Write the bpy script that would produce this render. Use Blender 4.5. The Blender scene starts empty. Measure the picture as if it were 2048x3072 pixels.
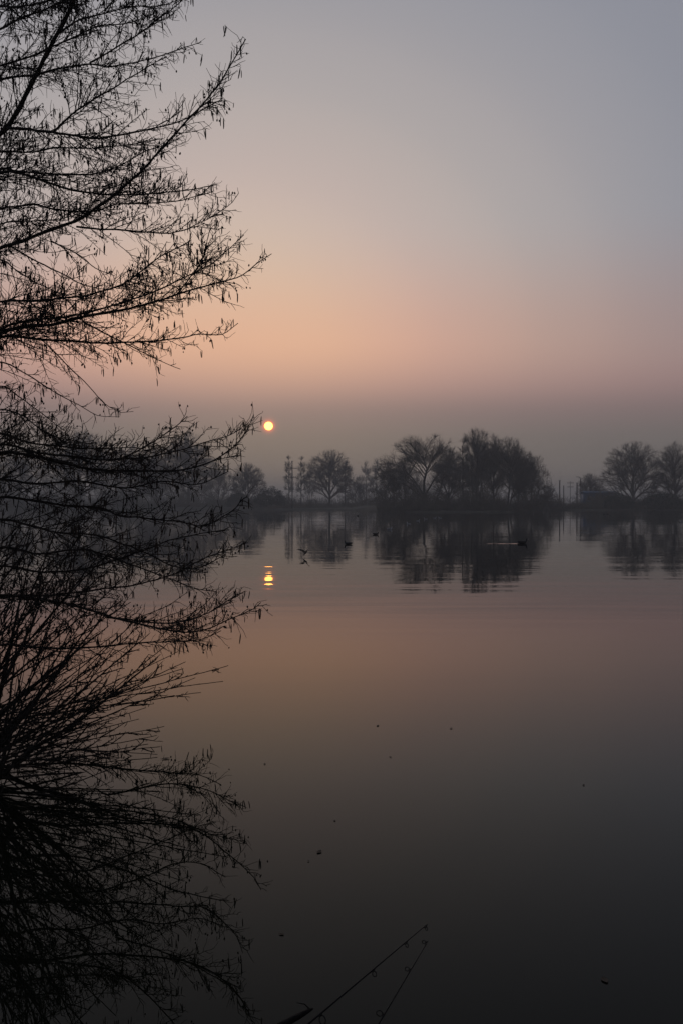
import bpy, math, random
import numpy as np
from mathutils import Vector

random.seed(7)
RNG = np.random.default_rng(7)
sc = bpy.context.scene
col = sc.collection

# ------------------------------------------------------------------ camera
F = 2755.0                      # focal length in photograph pixels (sun disc = 0.53 deg)
CAM = np.array([0.0, 0.0, 1.6])
PITCH = -math.atan(28.0 / F)
cam = bpy.data.cameras.new("camera")
cam.sensor_fit = 'VERTICAL'
cam.sensor_height = 24.0
cam.lens = 24.0 * F / 3072.0
cam.clip_start = 0.05
cam.clip_end = 5000.0
cam_o = bpy.data.objects.new("camera", cam)
col.objects.link(cam_o)
cam_o.location = CAM
cam_o.rotation_euler = (math.pi / 2 + PITCH, 0, 0)
sc.camera = cam_o
FWD = np.array([0, math.cos(PITCH), math.sin(PITCH)])
UPV = np.array([0, -math.sin(PITCH), math.cos(PITCH)])
RGT = np.array([1.0, 0, 0])


def at(px, py, d):
    """photograph pixel -> world point at distance y = d"""
    v = RGT * ((px - 1024) / F) + UPV * ((1536 - py) / F) + FWD
    return CAM + v * (d / v[1])


def on_water(px, py):
    v = RGT * ((px - 1024) / F) + UPV * ((1536 - py) / F) + FWD
    return CAM + v * (-CAM[2] / v[2])


# ------------------------------------------------------------------ world, sun, exposure
def lin(c):
    out = []
    for v in c:
        v /= 255.0
        out.append(v / 12.92 if v <= 0.04045 else ((v + 0.055) / 1.055) ** 2.4)
    return tuple(out) + (1.0,)


SUN_DIR = at(806, 1278, 1.0) - CAM
SUN_DIR /= np.linalg.norm(SUN_DIR)
SUN_EL = math.asin(SUN_DIR[2])
SUN_AZ = math.atan2(SUN_DIR[0], SUN_DIR[1])

world = bpy.data.worlds.new("World")
sc.world = world
world.use_nodes = True
nt = world.node_tree
nt.nodes.clear()
N, L = nt.nodes.new, nt.links.new


def math_node(op, a, b=None, c=None, tree=None):
    tree = tree or nt
    n = tree.nodes.new('ShaderNodeMath')
    n.operation = op
    for i, v in enumerate((a, b, c)):
        if v is None:
            continue
        if isinstance(v, (int, float)):
            n.inputs[i].default_value = v
        else:
            tree.links.new(v, n.inputs[i])
    return n.outputs[0]


tc = N('ShaderNodeTexCoord')
nrm = N('ShaderNodeVectorMath'); nrm.operation = 'NORMALIZE'
L(tc.outputs['Generated'], nrm.inputs[0])
sep = N('ShaderNodeSeparateXYZ')
L(nrm.outputs[0], sep.inputs[0])
elev = math_node('ARCSINE', sep.outputs['Z'])
edeg = math_node('DEGREES', elev)


def ramp(stops, val, full):
    """colour ramp over degrees (square-root spaced so that low angles get room)"""
    fac = math_node('POWER', math_node('MAXIMUM', math_node('DIVIDE', val, full), 0.0), 0.5)
    r = N('ShaderNodeValToRGB')
    r.color_ramp.interpolation = 'CARDINAL'
    el = r.color_ramp.elements
    while len(el) > 1:
        el.remove(el[-1])
    for i, (e, c) in enumerate(stops):
        p = math.sqrt(e / full)
        s = el[0] if i == 0 else el.new(p)
        s.position = p
        s.color = lin(c)
    L(fac, r.inputs[0])
    return r.outputs[0]


def smooth(val, a, b_):
    m_ = N('ShaderNodeMapRange'); m_.interpolation_type = 'SMOOTHSTEP'
    L(val, m_.inputs['Value'])
    m_.inputs['From Min'].default_value = a; m_.inputs['From Max'].default_value = b_
    return m_.outputs[0]


def mixc(fac, a, b_, mode='MIX'):
    m_ = N('ShaderNodeMix'); m_.data_type = 'RGBA'; m_.blend_type = mode
    for sock, v in (('Factor', fac), ('A', a), ('B', b_)):
        if isinstance(v, (tuple, int, float)):
            m_.inputs[sock].default_value = v
        else:
            L(v, m_.inputs[sock])
    return m_.outputs['Result']


# glow of the dawn sky, round a centre above the sun, fading to grey-blue all round
GEL, GAZ = math.radians(9.6), math.radians(-6.5)
hl = math_node('SQRT', math_node('ADD', math_node('MULTIPLY', sep.outputs['X'], sep.outputs['X']),
                                 math_node('MULTIPLY', sep.outputs['Y'], sep.outputs['Y'])))
cosaz = math_node('DIVIDE', math_node('ADD', math_node('MULTIPLY', sep.outputs['X'], math.sin(GAZ)), math_node('MULTIPLY', sep.outputs['Y'], math.cos(GAZ))), math_node('MAXIMUM', hl, 1e-4))
az = math_node('ARCCOSINE', math_node('MINIMUM', math_node('MAXIMUM', cosaz, -1.0), 1.0))
da = math_node('MULTIPLY', math_node('MULTIPLY', math_node('DEGREES', az), 0.80), hl)
de = math_node('SUBTRACT', edeg, math.degrees(GEL))
gang = math_node('SQRT', math_node('ADD', math_node('MULTIPLY', da, da), math_node('MULTIPLY', de, de)))
upper = ramp([(0, (213, 191, 172)), (4.5, (212, 191, 173)), (9, (199, 181, 173)), (14, (180, 171, 169)), (18, (165, 161, 164)), (23, (147, 148, 157)),
              (28, (138, 140, 151)), (33, (131, 134, 147)), (45, (112, 117, 132)), (90, (90, 96, 112)), (180, (84, 90, 104))], gang, 180.0)
warm = smooth(edeg, 17.5, 8.6)
upper = mixc(warm, upper, mixc(1.0, upper, (1.15, .85, .745, 1), 'MULTIPLY'))
# the mist bank along the horizon
veil = ramp([(0, (126, 119, 113)), (1.5, (126, 119, 114)), (4.2, (126, 118, 117)), (6.4, (151, 128, 128)), (8.5, (174, 141, 137)), (12, (178, 150, 140)), (90, (120, 110, 108))], edeg, 90.0)
azn = math_node('DIVIDE', az, math.radians(24.0))
wgt = math_node('EXPONENT', math_node('MULTIPLY', math_node('MULTIPLY', azn, azn), -1.0))
veil = mixc(wgt, mixc(1.0, veil, (.78, .78, .79, 1), 'MULTIPLY'), veil)
sky_col = mixc(smooth(edeg, 10.3, 5.2), upper, veil)

# the pale sun disc seen through mist, with a thin reddish aureole
dot = N('ShaderNodeVectorMath'); dot.operation = 'DOT_PRODUCT'
L(nrm.outputs[0], dot.inputs[0]); dot.inputs[1].default_value = tuple(SUN_DIR)
ang = math_node('DEGREES', math_node('ARCCOSINE', math_node('MINIMUM', dot.outputs['Value'], 1.0)))
disc = N('ShaderNodeMapRange'); disc.interpolation_type = 'SMOOTHSTEP'
L(ang, disc.inputs['Value'])
disc.inputs['From Min'].default_value = 0.275
disc.inputs['From Max'].default_value = 0.215
disc_col = N('ShaderNodeMix'); disc_col.data_type = 'RGBA'; disc_col.blend_type = 'ADD'
disc_col.inputs['B'].default_value = (9.0, 3.6, 0.42, 1)
L(disc.outputs[0], disc_col.inputs['Factor']); L(sky_col, disc_col.inputs['A'])
halo = math_node('EXPONENT', math_node('MULTIPLY', math_node('MAXIMUM', math_node('SUBTRACT', ang, 0.22), 0.0), -10.0))
halo_mix = N('ShaderNodeMix'); halo_mix.data_type = 'RGBA'; halo_mix.blend_type = 'ADD'
halo_mix.inputs['B'].default_value = (1.4, 0.16, 0.0, 1)
L(halo, halo_mix.inputs['Factor']); L(disc_col.outputs['Result'], halo_mix.inputs['A'])
bg1 = N('ShaderNodeBackground'); L(halo_mix.outputs['Result'], bg1.inputs['Color']); bg1.inputs['Strength'].default_value = 1.0
# thin clear air above the mist
nish = N('ShaderNodeTexSky'); nish.sky_type = 'NISHITA'; nish.sun_disc = False
nish.sun_elevation = SUN_EL; nish.sun_rotation = SUN_AZ
nish.dust_density = 4.0
bg2 = N('ShaderNodeBackground'); L(nish.outputs[0], bg2.inputs['Color']); bg2.inputs['Strength'].default_value = 0.002
add = N('ShaderNodeAddShader'); L(bg1.outputs[0], add.inputs[0]); L(bg2.outputs[0], add.inputs[1])
wout = N('ShaderNodeOutputWorld'); L(add.outputs[0], wout.inputs['Surface'])

sun = bpy.data.lights.new("sun", 'SUN')
sun.energy = 0.0001            # a dim red disc through the mist, no shadows to speak of
sun.angle = math.radians(0.53)
sun.color = (1.0, 0.48, 0.16)
sun_o = bpy.data.objects.new("sun", sun)
col.objects.link(sun_o)
sun_o.rotation_euler = Vector(tuple(SUN_DIR)).to_track_quat('Z', 'Y').to_euler()
sun_o.location = (0, 0, 60)

vs = sc.view_settings
vs.view_transform = 'Standard'; vs.look = 'None'; vs.exposure = 0.0; vs.gamma = 1.0; vs.use_curve_mapping = False
sc.cycles.use_denoising = True
sc.cycles.max_bounces = 6
sc.cycles.volume_bounces = 0


# ------------------------------------------------------------------ helpers
def new_mat(name, color, rough=0.8, var=0.3, scale=8.0, bump=0.0, spec=0.3):
    m = bpy.data.materials.new(name)
    m.use_nodes = True
    t = m.node_tree
    b = t.nodes['Principled BSDF']
    b.inputs['Roughness'].default_value = rough
    b.inputs['Specular IOR Level'].default_value = spec
    co = t.nodes.new('ShaderNodeTexCoord')
    nz = t.nodes.new('ShaderNodeTexNoise')
    nz.inputs['Scale'].default_value = scale
    nz.inputs['Detail'].default_value = 5
    t.links.new(co.outputs['Object'], nz.inputs['Vector'])
    r = t.nodes.new('ShaderNodeValToRGB')
    r.color_ramp.elements[0].position = 0.3
    r.color_ramp.elements[1].position = 0.7
    r.color_ramp.elements[0].color = tuple(c * (1 - var) for c in color) + (1,)
    r.color_ramp.elements[1].color = tuple(min(1, c * (1 + var)) for c in color) + (1,)
    t.links.new(nz.outputs['Fac'], r.inputs[0])
    t.links.new(r.outputs[0], b.inputs['Base Color'])
    if bump:
        bp = t.nodes.new('ShaderNodeBump')
        bp.inputs['Strength'].default_value = bump
        bp.inputs['Distance'].default_value = 0.02
        t.links.new(nz.outputs['Fac'], bp.inputs['Height'])
        t.links.new(bp.outputs[0], b.inputs['Normal'])
    return m


M_BARK = new_mat('alder_bark', (0.022, 0.018, 0.015), 0.9, 0.4, 25, 0.4, spec=.15)
M_TWIG = new_mat('twig_bark', (0.024, 0.017, 0.013), 0.8, 0.3, 30, spec=.15)
M_SHOOT = new_mat('shoot_bark', (0.015, 0.012, 0.009), 0.8, 0.3, 30, spec=.15)
M_CATKIN = new_mat('catkin', (0.035, 0.022, 0.013), 0.9, 0.4, 200)
M_CONE = new_mat('cone', (0.018, 0.012, 0.009), 0.9, 0.4, 120)
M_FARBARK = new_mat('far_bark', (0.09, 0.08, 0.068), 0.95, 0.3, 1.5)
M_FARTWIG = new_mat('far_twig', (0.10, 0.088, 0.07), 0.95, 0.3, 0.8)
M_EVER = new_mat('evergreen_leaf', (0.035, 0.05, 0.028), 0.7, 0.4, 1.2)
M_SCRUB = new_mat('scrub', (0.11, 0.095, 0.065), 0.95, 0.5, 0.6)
M_GRASS = new_mat('grass_blade', (0.05, 0.06, 0.025), 0.8, 0.4, 3)
M_GROUND = new_mat('bank_soil', (0.06, 0.055, 0.035), 0.95, 0.5, 0.9, 0.6)
M_POLE = new_mat('pole_wood', (0.09, 0.07, 0.055), 0.9, 0.3, 3)
M_STEEL = new_mat('galvanised', (0.25, 0.25, 0.25), 0.5, 0.2, 6)
M_BLUE = new_mat('blue_sheet', (0.035, 0.10, 0.19), 0.5, 0.2, 2)
M_DARK = new_mat('dark_glass', (0.02, 0.022, 0.025), 0.2, 0.1, 2, spec=0.5)
M_COOT = new_mat('black_plumage', (0.018, 0.018, 0.02), 0.7, 0.3, 40)
M_DUCK = new_mat('brown_plumage', (0.10, 0.08, 0.06), 0.75, 0.4, 40)
M_WHITE = new_mat('white_plumage', (0.5, 0.5, 0.49), 0.8, 0.05, 40)
M_GREY = new_mat('grey_plumage', (0.22, 0.23, 0.25), 0.8, 0.1, 40)
M_BILL = new_mat('pale_bill', (0.6, 0.56, 0.5), 0.5, 0.1, 40)
M_REDBILL = new_mat('orange_bill', (0.35, 0.09, 0.03), 0.5, 0.1, 40)
M_CARBON = new_mat('carbon_rod', (0.005, 0.005, 0.006), 0.6, 0.2, 60, spec=0.08)
M_CORK = new_mat('rod_grip', (0.03, 0.028, 0.026), 0.8, 0.2, 60)
M_RING = new_mat('guide_ring', (0.006, 0.006, 0.007), 0.6, 0.1, 60, spec=0.08)
M_LEAF = new_mat('dead_leaf', (0.05, 0.034, 0.02), 0.7, 0.4, 60)
M_STICK = new_mat('wet_stick', (0.004, 0.0035, 0.003), 0.7, 0.4, 40, 0.4, spec=0.1)


def link(name, me, parent=None, kind=None):
    o = bpy.data.objects.new(name, me)
    col.objects.link(o)
    if parent is not None:
        o.parent = parent
    if kind:
        o['kind'] = kind
    return o


def tag(o, label, cat, group=None):
    o['label'] = label
    o['category'] = cat
    if group:
        o['group'] = group
    return o


def thing(name, loc, label, cat, group=None, rz=0.0):
    o = bpy.data.objects.new(name, None)
    o.empty_display_size = 0.2
    col.objects.link(o)
    o.location = tuple(loc)
    o.rotation_euler = (0, 0, rz)
    return tag(o, label, cat, group)


class MB:
    """collects tubes, cones and loose faces; build() makes ONE mesh"""
    def __init__(self):
        self.v, self.q, self.t, self.n = [], [], [], 0

    def add(self, v, q=None, t=None):
        v = np.asarray(v, float).reshape(-1, 3)
        if q is not None and len(q):
            self.q.append(np.asarray(q, int).reshape(-1, 4) + self.n)
        if t is not None and len(t):
            self.t.append(np.asarray(t, int).reshape(-1, 3) + self.n)
        self.v.append(v)
        self.n += len(v)

    def tube(self, pts, rad, k=4, cap=True):
        pts = np.asarray(pts, float)
        n = len(pts)
        rad = np.broadcast_to(np.asarray(rad, float), (n,))
        t = np.gradient(pts, axis=0)
        t /= np.linalg.norm(t, axis=1, keepdims=True) + 1e-12
        ref = np.array([0.13, 0.29, 0.95]) if abs(t[0][2]) < 0.9 else np.array([0.95, 0.2, 0.1])
        u = np.cross(t, ref); u /= np.linalg.norm(u, axis=1, keepdims=True) + 1e-12
        w = np.cross(t, u)
        a = np.arange(k) * 2 * math.pi / k
        ring = pts[:, None] + rad[:, None, None] * (np.cos(a)[None, :, None] * u[:, None] + np.sin(a)[None, :, None] * w[:, None])
        i = np.arange(n - 1)[:, None] * k
        j = np.arange(k)[None]
        j2 = (j + 1) % k
        q = np.stack([i + j, i + j2, i + k + j2, i + k + j], -1).reshape(-1, 4)
        tr = None
        v = ring.reshape(-1, 3)
        if cap:
            v = np.vstack([v, pts[0] - t[0] * rad[0] * .3, pts[-1] + t[-1] * rad[-1] * .5])
            jj = np.arange(k)
            c0, c1 = n * k, n * k + 1
            tr = np.vstack([np.stack([np.full(k, c0), (jj + 1) % k, jj], -1),
                            np.stack([np.full(k, c1), (n - 1) * k + jj, (n - 1) * k + (jj + 1) % k], -1)])
        self.add(v, q, tr)

    def spikes(self, base, tip, r):
        """many 3-sided twigs at once"""
        base, tip = np.asarray(base, float), np.asarray(tip, float)
        m = len(base)
        if not m:
            return
        r = np.broadcast_to(np.asarray(r, float), (m,))
        d = tip - base
        d /= np.linalg.norm(d, axis=1, keepdims=True) + 1e-9
        u = np.cross(d, np.array([0.3, 0.83, 0.47])); u /= np.linalg.norm(u, axis=1, keepdims=True) + 1e-9
        w = np.cross(d, u)
        vs_ = [base + r[:, None] * (math.cos(a) * u + math.sin(a) * w) for a in (0, 2.094, 4.189)] + [tip]
        v = np.stack(vs_, 1).reshape(-1, 3)
        i = np.arange(m)[:, None] * 4
        t = np.stack([i + np.array([0, 1, 3]), i + np.array([1, 2, 3]), i + np.array([2, 0, 3])], 1).reshape(-1, 3)
        self.add(v, None, t)

    def box(self, x0, x1, y0, y1, z0, z1):
        v = [(x, y, z) for x in (x0, x1) for y in (y0, y1) for z in (z0, z1)]
        self.add(v, [(0, 1, 3, 2), (4, 6, 7, 5), (0, 4, 5, 1), (2, 3, 7, 6), (0, 2, 6, 4), (1, 5, 7, 3)])

    def mesh(self, name, mat, smooth=False):
        me = bpy.data.meshes.new(name)
        v = np.vstack(self.v) if self.v else np.zeros((0, 3))
        q = np.vstack(self.q) if self.q else np.zeros((0, 4), int)
        t = np.vstack(self.t) if self.t else np.zeros((0, 3), int)
        me.vertices.add(len(v))
        me.vertices.foreach_set('co', v.astype(np.float32).ravel())
        me.loops.add(len(q) * 4 + len(t) * 3)
        me.loops.foreach_set('vertex_index', np.concatenate([q.ravel(), t.ravel()]).astype(np.int32))
        me.polygons.add(len(q) + len(t))
        me.polygons.foreach_set('loop_start', np.concatenate([np.arange(len(q)) * 4, len(q) * 4 + np.arange(len(t)) * 3]).astype(np.int32))
        me.update(calc_edges=True)
        me.validate()
        if smooth:
            me.polygons.foreach_set('use_smooth', np.ones(len(me.polygons), bool))
        if mat:
            me.materials.append(mat)
        return me

    def build(self, name, mat, parent=None, kind=None, smooth=False):
        return link(name, self.mesh(name, mat, smooth), parent, kind)


def catmull(P, step):
    P = np.asarray(P, float)
    Q = np.vstack([2 * P[0] - P[1], P, 2 * P[-1] - P[-2]])
    out = []
    for i in range(1, len(Q) - 2):
        p0, p1, p2, p3 = Q[i - 1], Q[i], Q[i + 1], Q[i + 2]
        n = max(1, int(np.linalg.norm(p2 - p1) / step))
        s = np.arange(n)[:, None] / n
        out.append(0.5 * (2 * p1 + (p2 - p0) * s + (2 * p0 - 5 * p1 + 4 * p2 - p3) * s ** 2 + (3 * p1 - p0 - 3 * p2 + p3) * s ** 3))
    out.append(P[-1:])
    return np.vstack(out)


# ------------------------------------------------------------------ the setting: ground, lake
NX = [-900, -170, -120, -60, -20, -6, -3.6, -2.6, -1.95, -1.5, -0.7, 0.5, 5, 20, 100, 260, 900]
NY = [215, 200, 80, 25, 10.5, 9.2, 8.4, 6.3, 4.8, 3.1, 1.3, 1.2, 1.0, -2, -20, 60, 400]
FX = [-900, -170, -110, -60, -30, -12, -2, 2.5, 5, 12, 22, 30, 34, 37, 42, 60, 100, 260, 900]
FY = [215, 205, 226, 222, 214, 205, 198, 190, 156, 151, 150, 152, 156, 178, 189, 190, 188, 120, 380]


def shore(x, y):
    """signed distance-like: > 0 on land"""
    sn = (np.interp(x, NX, NY) - y) * np.interp(x, [-4, -2.6, -1.5, -.5, .5], [.9, .45, .42, .55, .95])
    sf = y - np.interp(x, FX, FY)
    return np.maximum(sn, sf)


def ground_z(x, y):
    s = shore(np.asarray(x, float), np.asarray(y, float))
    wob = 0.05 * np.sin(x * 1.7 + y * 0.6) + 0.04 * np.sin(x * 0.43 - y * 1.1)
    land = 0.30 * (1 - np.exp(-np.maximum(s, 0) / 0.7)) + np.minimum(np.maximum(s, 0) * 0.012, 0.9)
    return np.where(s > 0, land + wob * np.minimum(1, np.maximum(s, 0)), np.maximum(-1.2, s * 0.45))


gx = np.unique(np.round(np.concatenate([np.linspace(-900, -180, 13), np.arange(-170, -80, 8), np.arange(-80, -8, 2.5),
                                        np.arange(-8, 3, .25), np.arange(3, 90, 2.0), np.arange(90, 300, 12), np.linspace(310, 900, 9)]), 3))
gy = np.unique(np.round(np.concatenate([np.linspace(-250, -20, 10), np.arange(-18, -2, 1.5), np.arange(-2, 14, .25), np.arange(14, 140, 6),
                                        np.arange(140, 232, 1.0), np.arange(232, 420, 16), np.linspace(430, 1400, 14)]), 3))
X, Y = np.meshgrid(gx, gy, indexing='ij')
Z = ground_z(X, Y)
mb = MB()
ni, nj = X.shape
ii, jj = np.meshgrid(np.arange(ni - 1), np.arange(nj - 1), indexing='ij')
mb.add(np.stack([X, Y, Z], -1), np.stack([ii * nj + jj, (ii + 1) * nj + jj, (ii + 1) * nj + jj + 1, ii * nj + jj + 1], -1))
mb.build('ground', M_GROUND, kind='structure', smooth=True)

# lake surface: mirror-calm, faint long ripples, a breeze-ruffled strip along the far shore
mw = bpy.data.materials.new('lake_water')
mw.use_nodes = True
t = mw.node_tree
b = t.nodes['Principled BSDF']
b.inputs['Base Color'].default_value = (0.0045, 0.0052, 0.0028, 1)
b.inputs['Roughness'].default_value = 0.0
b.inputs['IOR'].default_value = 1.168
b.inputs['Specular Tint'].default_value = (0.86, 0.83, 0.64, 1)
co = t.nodes.new('ShaderNodeTexCoord')


def wave_vec(sx, sy, scale, detail=2.0):
    mp = t.nodes.new('ShaderNodeMapping')
    mp.inputs['Scale'].default_value = (sx, sy, 1)
    t.links.new(co.outputs['Object'], mp.inputs['Vector'])
    nz = t.nodes.new('ShaderNodeTexNoise')
    nz.inputs['Scale'].default_value = scale
    nz.inputs['Detail'].default_value = detail
    t.links.new(mp.outputs[0], nz.inputs['Vector'])
    sub = t.nodes.new('ShaderNodeVectorMath'); sub.operation = 'SUBTRACT'
    t.links.new(nz.outputs['Color'], sub.inputs[0])
    sub.inputs[1].default_value = (0.5, 0.5, 0.5)
    return sub.outputs[0], nz.outputs['Fac']


def scaled(v, k):
    n = t.nodes.new('ShaderNodeVectorMath'); n.operation = 'MULTIPLY'
    t.links.new(v, n.inputs[0])
    if isinstance(k, tuple):
        n.inputs[1].default_value = k
    else:
        t.links.new(k, n.inputs[1])
    return n.outputs[0]


def vadd(a, c):
    n = t.nodes.new('ShaderNodeVectorMath'); n.operation = 'ADD'
    t.links.new(a, n.inputs[0])
    if isinstance(c, tuple):
        n.inputs[1].default_value = c
    else:
        t.links.new(c, n.inputs[1])
    return n.outputs[0]


w1, _ = wave_vec(0.08, 1.0, 3.6, 1.5)      # long low ripples about 0.7 m apart
w2, _ = wave_vec(0.25, 1.0, 0.35, 1.0)     # slow swell
w3, _ = wave_vec(0.5, 1.0, 4.0, 2.0)       # small wind ripples, only in the ruffled strip
_, patch = wave_vec(0.012, 0.05, 1.0, 2.0)
sx = t.nodes.new('ShaderNodeSeparateXYZ')
t.links.new(co.outputs['Object'], sx.inputs[0])
calm = t.nodes.new('ShaderNodeMapRange'); t.links.new(sx.outputs['Y'], calm.inputs['Value'])
calm.inputs['From Min'].default_value = 5; calm.inputs['From Max'].default_value = 17
calm.inputs['To Min'].default_value = 0.12; calm.inputs['To Max'].default_value = 1.0
ruf = t.nodes.new('ShaderNodeMapRange'); ruf.interpolation_type = 'SMOOTHSTEP'
t.links.new(sx.outputs['Y'], ruf.inputs['Value'])
ruf.inputs['From Min'].default_value = 70; ruf.inputs['From Max'].default_value = 150
pat = t.nodes.new('ShaderNodeMapRange'); t.links.new(patch, pat.inputs['Value'])
pat.inputs['From Min'].default_value = 0.35; pat.inputs['From Max'].default_value = 0.65
pat.inputs['To Min'].default_value = 0.35; pat.inputs['To Max'].default_value = 1.3
cp = math_node('MULTIPLY', calm.outputs[0], pat.outputs[0], tree=t)
rp = math_node('MULTIPLY', ruf.outputs[0], pat.outputs[0], tree=t)
cc = t.nodes.new('ShaderNodeCombineXYZ'); [t.links.new(cp, cc.inputs[i]) for i in (0, 1)]
rr = t.nodes.new('ShaderNodeCombineXYZ'); [t.links.new(rp, rr.inputs[i]) for i in (0, 1)]
s1 = scaled(scaled(w1, (0.003, 0.030, 0)), cc.outputs[0])
s2 = scaled(scaled(w2, (0.002, 0.006, 0)), cc.outputs[0])
s3 = scaled(scaled(w3, (0.03, 0.10, 0)), rr.outputs[0])
nv = vadd(vadd(vadd(s1, s2), s3), (0, 0, 1))
nn = t.nodes.new('ShaderNodeVectorMath'); nn.operation = 'NORMALIZE'
t.links.new(nv, nn.inputs[0])
t.links.new(nn.outputs[0], b.inputs['Normal'])
mb = MB()
mb.add([(-890, -240, 0), (890, -240, 0), (890, 420, 0), (-890, 420, 0)], [(0, 1, 2, 3)])
mb.build('lake_water', mw, kind='structure')

# ------------------------------------------------------------------ the alder on the left bank
TRUNK = np.array([-3.15, 7.2])


def branch_pts(px_pts, d0, d1, root=True):
    n = len(px_pts)
    P = [at(x, y, d0 + (d1 - d0) * i / (n - 1)) for i, (x, y) in enumerate(px_pts)]
    if root:
        d = P[0] - P[1]
        zr = P[0][2] - 0.10 - 0.25 * abs(P[0][0] - TRUNK[0]) + 0.3 * d[2]
        zr = max(zr, 0.35)
        mid = (P[0] + np.array([TRUNK[0], TRUNK[1], zr])) / 2 + np.array([0, 0, -0.03])
        P = [np.array([TRUNK[0], TRUNK[1], zr]), mid] + P
    return P


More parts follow.
